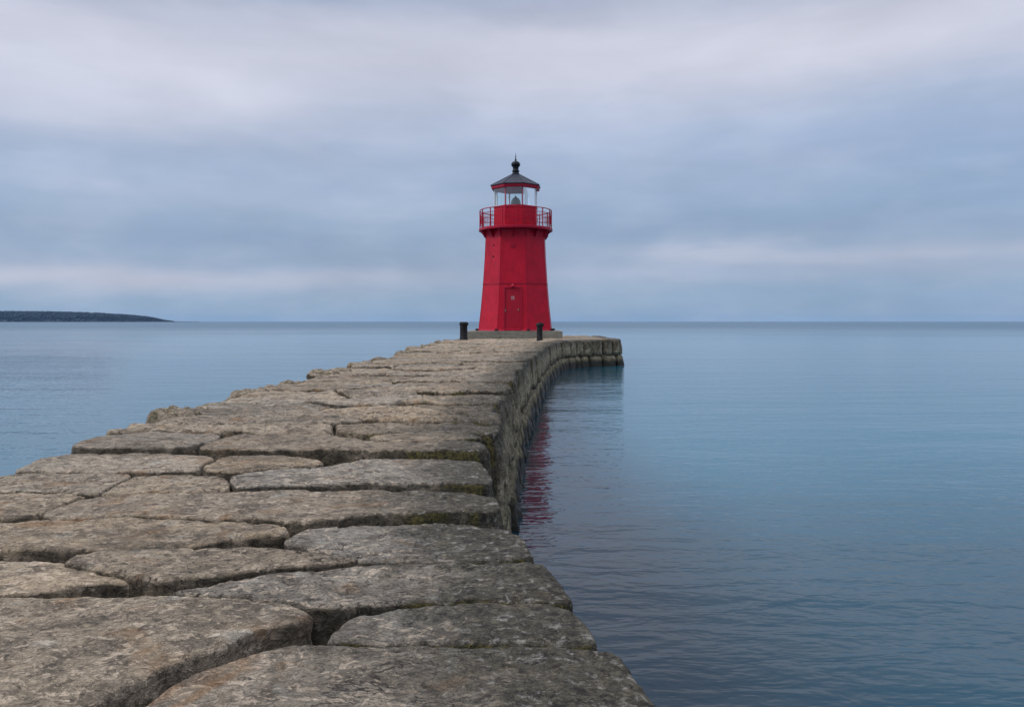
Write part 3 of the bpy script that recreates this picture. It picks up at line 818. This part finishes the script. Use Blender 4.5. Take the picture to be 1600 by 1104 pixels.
# railing
rt = zc(330); rb = gz + .165
rl = bmesh.new(); RR = GR - .07
add_ring(rl, RR, rt, .028, 72); add_ring(rl, RR, rt - .24, .016, 72); add_ring(rl, RR, rt - .52, .013, 72); add_ring(rl, RR, rb + .22, .016, 72)
rail = bm_obj('railing', rl, RED2, LH, smooth=True)
for i in range(16):
    t_ = A0 + .12 + i * PI / 8; big = i in (9, 10)
    bm = bmesh.new(); add_bar(bm, (RR * math.cos(t_), RR * math.sin(t_), rb - .02), (RR * math.cos(t_), RR * math.sin(t_), rt + (.05 if big else .0)), .055 if big else .034, 10)
    bm_obj('post', bm, RED2, rail, smooth=False)
for i in range(96):
    if i % 6 == 0: continue
    t_ = A0 + .12 + i * PI / 48
    bm = bmesh.new(); add_bar(bm, (RR * math.cos(t_), RR * math.sin(t_), rb + .22), (RR * math.cos(t_), RR * math.sin(t_), rt - .24), .013, 6)
    bm_obj('baluster', bm, RED2, rail)
# ---- lantern
lz0, lz1 = rb - .01, zc(324.5)
LR = 35.2 * sc
bm = bmesh.new(); octo(bm, [(LR, lz0), (LR, lz1 - .06), (LR + .05, lz1 - .055), (LR + .05, lz1), (LR - .10, lz1)]); bm_obj('lantern_wall', bm, RED, LH, bevel=.012)
gz1 = zc(297.5)
for i in range(8):
    t_ = A0 + i * PI / 4; bm = bmesh.new(); r_ = LR - .05
    add_box(bm, (r_ * math.cos(t_), r_ * math.sin(t_), (lz1 + gz1) / 2), (.085, .070, gz1 - lz1 + .02), Matrix.Rotation(t_, 3, 'Z'))
    front = math.sin(t_) < -.6
    bm_obj('glazing_bar', bm, PINKP if front else WHITEP, LH, bevel=.006)
for i in range(8):
    bm = bmesh.new(); t0 = A0 + i * PI / 4 + .045; t1 = A0 + (i + 1) * PI / 4 - .045; r_ = LR - .055
    vs = [bm.verts.new((r_ * math.cos(t), r_ * math.sin(t), z_)) for t, z_ in ((t0, lz1 - .005), (t1, lz1 - .005), (t1, gz1 + .005), (t0, gz1 + .005))]
    bm.faces.new(vs); bm_obj('window_pane', bm, GLASS, LH)
bm = bmesh.new(); octo(bm, [(LR - .02, gz1), (39.5 * sc, gz1 + .03), (39.5 * sc, zc(292.8)), (LR - .02, zc(292.8))], cap=False); bm_obj('roof_rim', bm, RED2, LH)
bm = bmesh.new(); octo(bm, [(LR - .05, gz1 + .012), (.05, gz1 + .18)]); bm_obj('lantern_ceiling', bm, CEILING, LH)
rz0, rz1 = zc(292.6), zc(272.5)
bm = bmesh.new(); octo(bm, [(38.4 * sc, rz0 - .01), (41.0 * sc, rz0), (41.0 * sc, rz0 + .03), (5.6 * sc, rz1)]); roof = bm_obj('roof', bm, DARKROOF, LH)
bm = bmesh.new()
for i in range(8):
    t_ = A0 + i * PI / 4
    add_bar(bm, (41.0 * sc * math.cos(t_), 41.0 * sc * math.sin(t_), rz0 + .03), (5.6 * sc * math.cos(t_), 5.6 * sc * math.sin(t_), rz1), .022, 6)
bm_obj('roof_seams', bm, DARKROOF, roof)
def zz(y): return zc(230 + y / 6.9)
bm = bmesh.new(); add_lathe(bm, [(6.2 * sc, zz(296)), (6.0 * sc, zz(286)), (4.9 * sc, zz(280)), (4.9 * sc, zz(268)), (5.8 * sc, zz(264)), (5.8 * sc, zz(256)), (4.6 * sc, zz(250)), (4.5 * sc, zz(222)), (5.2 * sc, zz(214))], 20)
bm_obj('vent_neck', bm, BLACK, LH, smooth=True)
bm = bmesh.new(); add_lathe(bm, [(4.6 * sc, zz(215)), (6.1 * sc, zz(208)), (7.1 * sc, zz(193)), (6.9 * sc, zz(180)), (5.9 * sc, zz(166)), (4.0 * sc, zz(156)), (1.6 * sc, zz(151))], 24)
bm_obj('vent_ball', bm, BLACK, LH, smooth=True)
bm = bmesh.new(); add_lathe(bm, [(.055, zz(153)), (.05, zz(130)), (.022, zz(120)), (.030, zz(100)), (.014, zz(88)), (.010, zz(62))], 8)
bm_obj('lightning_rod', bm, BLACK, LH)
# lens on a pedestal
bm = bmesh.new(); add_lathe(bm, [(.36, lz1 - .02), (.38, lz1 + .03), (.30, lz1 + .06), (.30, lz1 + .10)], 20)
bm_obj('lens_pedestal', bm, BRASS, LH)
pf = []
for q in range(15):
    f = q / 14; r_ = .31 * math.sqrt(max(0, 1 - (f * .94) ** 2.6)); pf.append((r_ + (.012 if q % 2 else 0), lz1 + .10 + .50 * f))
bm = bmesh.new(); add_lathe(bm, pf + [(.05, lz1 + .64), (.03, lz1 + .74)], 24); bm_obj('lens', bm, LENS, LH)

# ------------------------------------------------------------------ bollards
def bollard(px, py0, D, half, capw, tall, label, skew):
    x = (px - 800) / F * D
    e = empty('mooring_bollard', (x, D, DECK - .02), label, 'bollard', 'iron mooring bollards at the end of the pier')
    bm = bmesh.new(); add_lathe(bm, [(half * 1.18, 0), (half * 1.2, .05), (half * 1.03, .08), (half * .98, tall * .5), (half, tall - .20), (half * 1.1, tall - .16)], 24)
    for v in bm.verts: v.co.x += random.uniform(-.006, .006)
    bm_obj('shaft', bm, IRON, e, smooth=True)
    bm = bmesh.new(); add_lathe(bm, [(half * 1.05, tall - .165), (capw, tall - .14), (capw * 1.02, tall - .09), (capw * .93, tall - .05), (capw * .80, tall), (capw * .3, tall + .005)], 20)
    for v in bm.verts:
        v.co.z += v.co.x * skew + random.uniform(-.006, .006); v.co.x += .02 if v.co.x > capw * .5 else 0
    bm_obj('cap', bm, IRON, e)
    bm = bmesh.new(); add_box(bm, (capw * .75, -half * .2, tall - .12), (.16, .09, .09)); bm_obj('horn', bm, IRON, e, bevel=.015)
    bm = bmesh.new(); add_lathe(bm, [(half * 1.5, -.01), (half * 1.5, .03), (half * 1.2, .045)], 20); bm_obj('base_plate', bm, IRON, e)
bollard(724.5, 530, 41.0, .20, .235, .96, 'thick black iron bollard left of the lighthouse base against the water', .0)
bollard(843.2, 532, 39.0, .150, .185, .92, 'slimmer black iron bollard standing before the right half of the lighthouse base', .10)

# ------------------------------------------------------------------ far shore: low wooded headland
HD = 3000.
hx = np.array([-620, -300, -100, 0, 80, 150, 200, 240, 260, 272, 276]); hy = np.array([488, 485, 486, 487.5, 488, 490, 493.2, 497, 499.6, 501.4, 510])
def hill_h(x, y):
    px = 800 + x * F / y
    top = np.interp(px, hx, (502 - hy) / F * HD - 3.0)
    t_ = np.clip((y - HD + 40) / 260., 0, 1)
    return CAMZ + max(-4., top) * math.sin(PI * min(1, t_ * 1.0) ** .8) if 0 < t_ < 1 else -3.
bm = bmesh.new(); xs = np.linspace(-3600, -1310, 120); ys = np.linspace(HD - 60, HD + 260, 26)
gv = []
for y in ys:
    row = []
    for x in xs:
        z_ = hill_h(x, y); n_ = fbm(np.array([[x * .01, y * .01, 0]]), 3, 3)[0]
        row.append(bm.verts.new((x, y, z_ + (n_ * 1.2 if z_ > 0 else 0))))
    gv.append(row)
for j in range(len(ys) - 1):
    for i in range(len(xs) - 1):
        bm.faces.new((gv[j][i], gv[j][i + 1], gv[j + 1][i + 1], gv[j + 1][i]))
hill = bm_obj('hill', bm, simple('hazed_wooded_ground', (.018, .030, .042), .95, 0, .2, .02), smooth=True); hill['kind'] = 'structure'  # bluish ground: distance haze mixed into the base colour
bm = bmesh.new()
random.seed(3)
tmpl = bmesh.new(); bmesh.ops.create_icosphere(tmpl, subdivisions=1, radius=1); tv = [v.co.copy() for v in tmpl.verts]; tf = [[v.index for v in f.verts] for f in tmpl.faces]; tmpl.free()
V_, Fc = [], []
for _ in range(5200):
    x = random.uniform(-2300, -1318); y = HD - 40 + 170 * random.random() ** 1.2
    h_ = hill_h(x, y)
    if h_ < 1.0: continue
    fade = min(1, max(.35, (h_ - .5) / 14)); r_ = random.uniform(3.0, 5.6) * fade; hh = random.uniform(3.0, 6.8) * fade; n0 = len(V_)
    for c in tv: V_.append((x + c.x * r_ * random.uniform(.8, 1.2), y + c.y * r_, h_ + .6 * hh + c.z * hh * random.uniform(.8, 1.15)))
    Fc += [[i + n0 for i in f] for f in tf]
me = bpy.data.meshes.new('distant_forest'); me.from_pydata(V_, [], Fc)
fo = link('distant_forest', me, simple('hazed_evergreen_canopy', (.016, .030, .042), .95, 0, .22, .03)); fo['kind'] = 'stuff'  # canopy colour includes the blue of the hazy air
fo['label'] = 'dark distant woodland covering the low headland on the horizon'; fo['category'] = 'woodland'

# ------------------------------------------------------------------ haze
bm = bmesh.new(); add_box(bm, (0, 0, 29), (18100, 18100, 60))
hz_ = bm_obj('haze', bm, None); hz_['kind'] = 'stuff'; hz_['label'] = 'thin blue haze over the lake'; hz_['category'] = 'haze'
m = bpy.data.materials.new('thin_haze'); m.use_nodes = True; t = NT(m.node_tree); t.n.clear()
pv = t.node('ShaderNodeVolumePrincipled'); ou = t.node('ShaderNodeOutputMaterial')
pv.inputs['Color'].default_value = (.25, .52, .92, 1); pv.inputs['Density'].default_value = .00003; pv.inputs['Anisotropy'].default_value = 0.
t.l.new(pv.outputs[0], ou.inputs['Volume']); hz_.data.materials.append(m)
print('stones', len(stones), 'low', len(lowR), len(lowL))
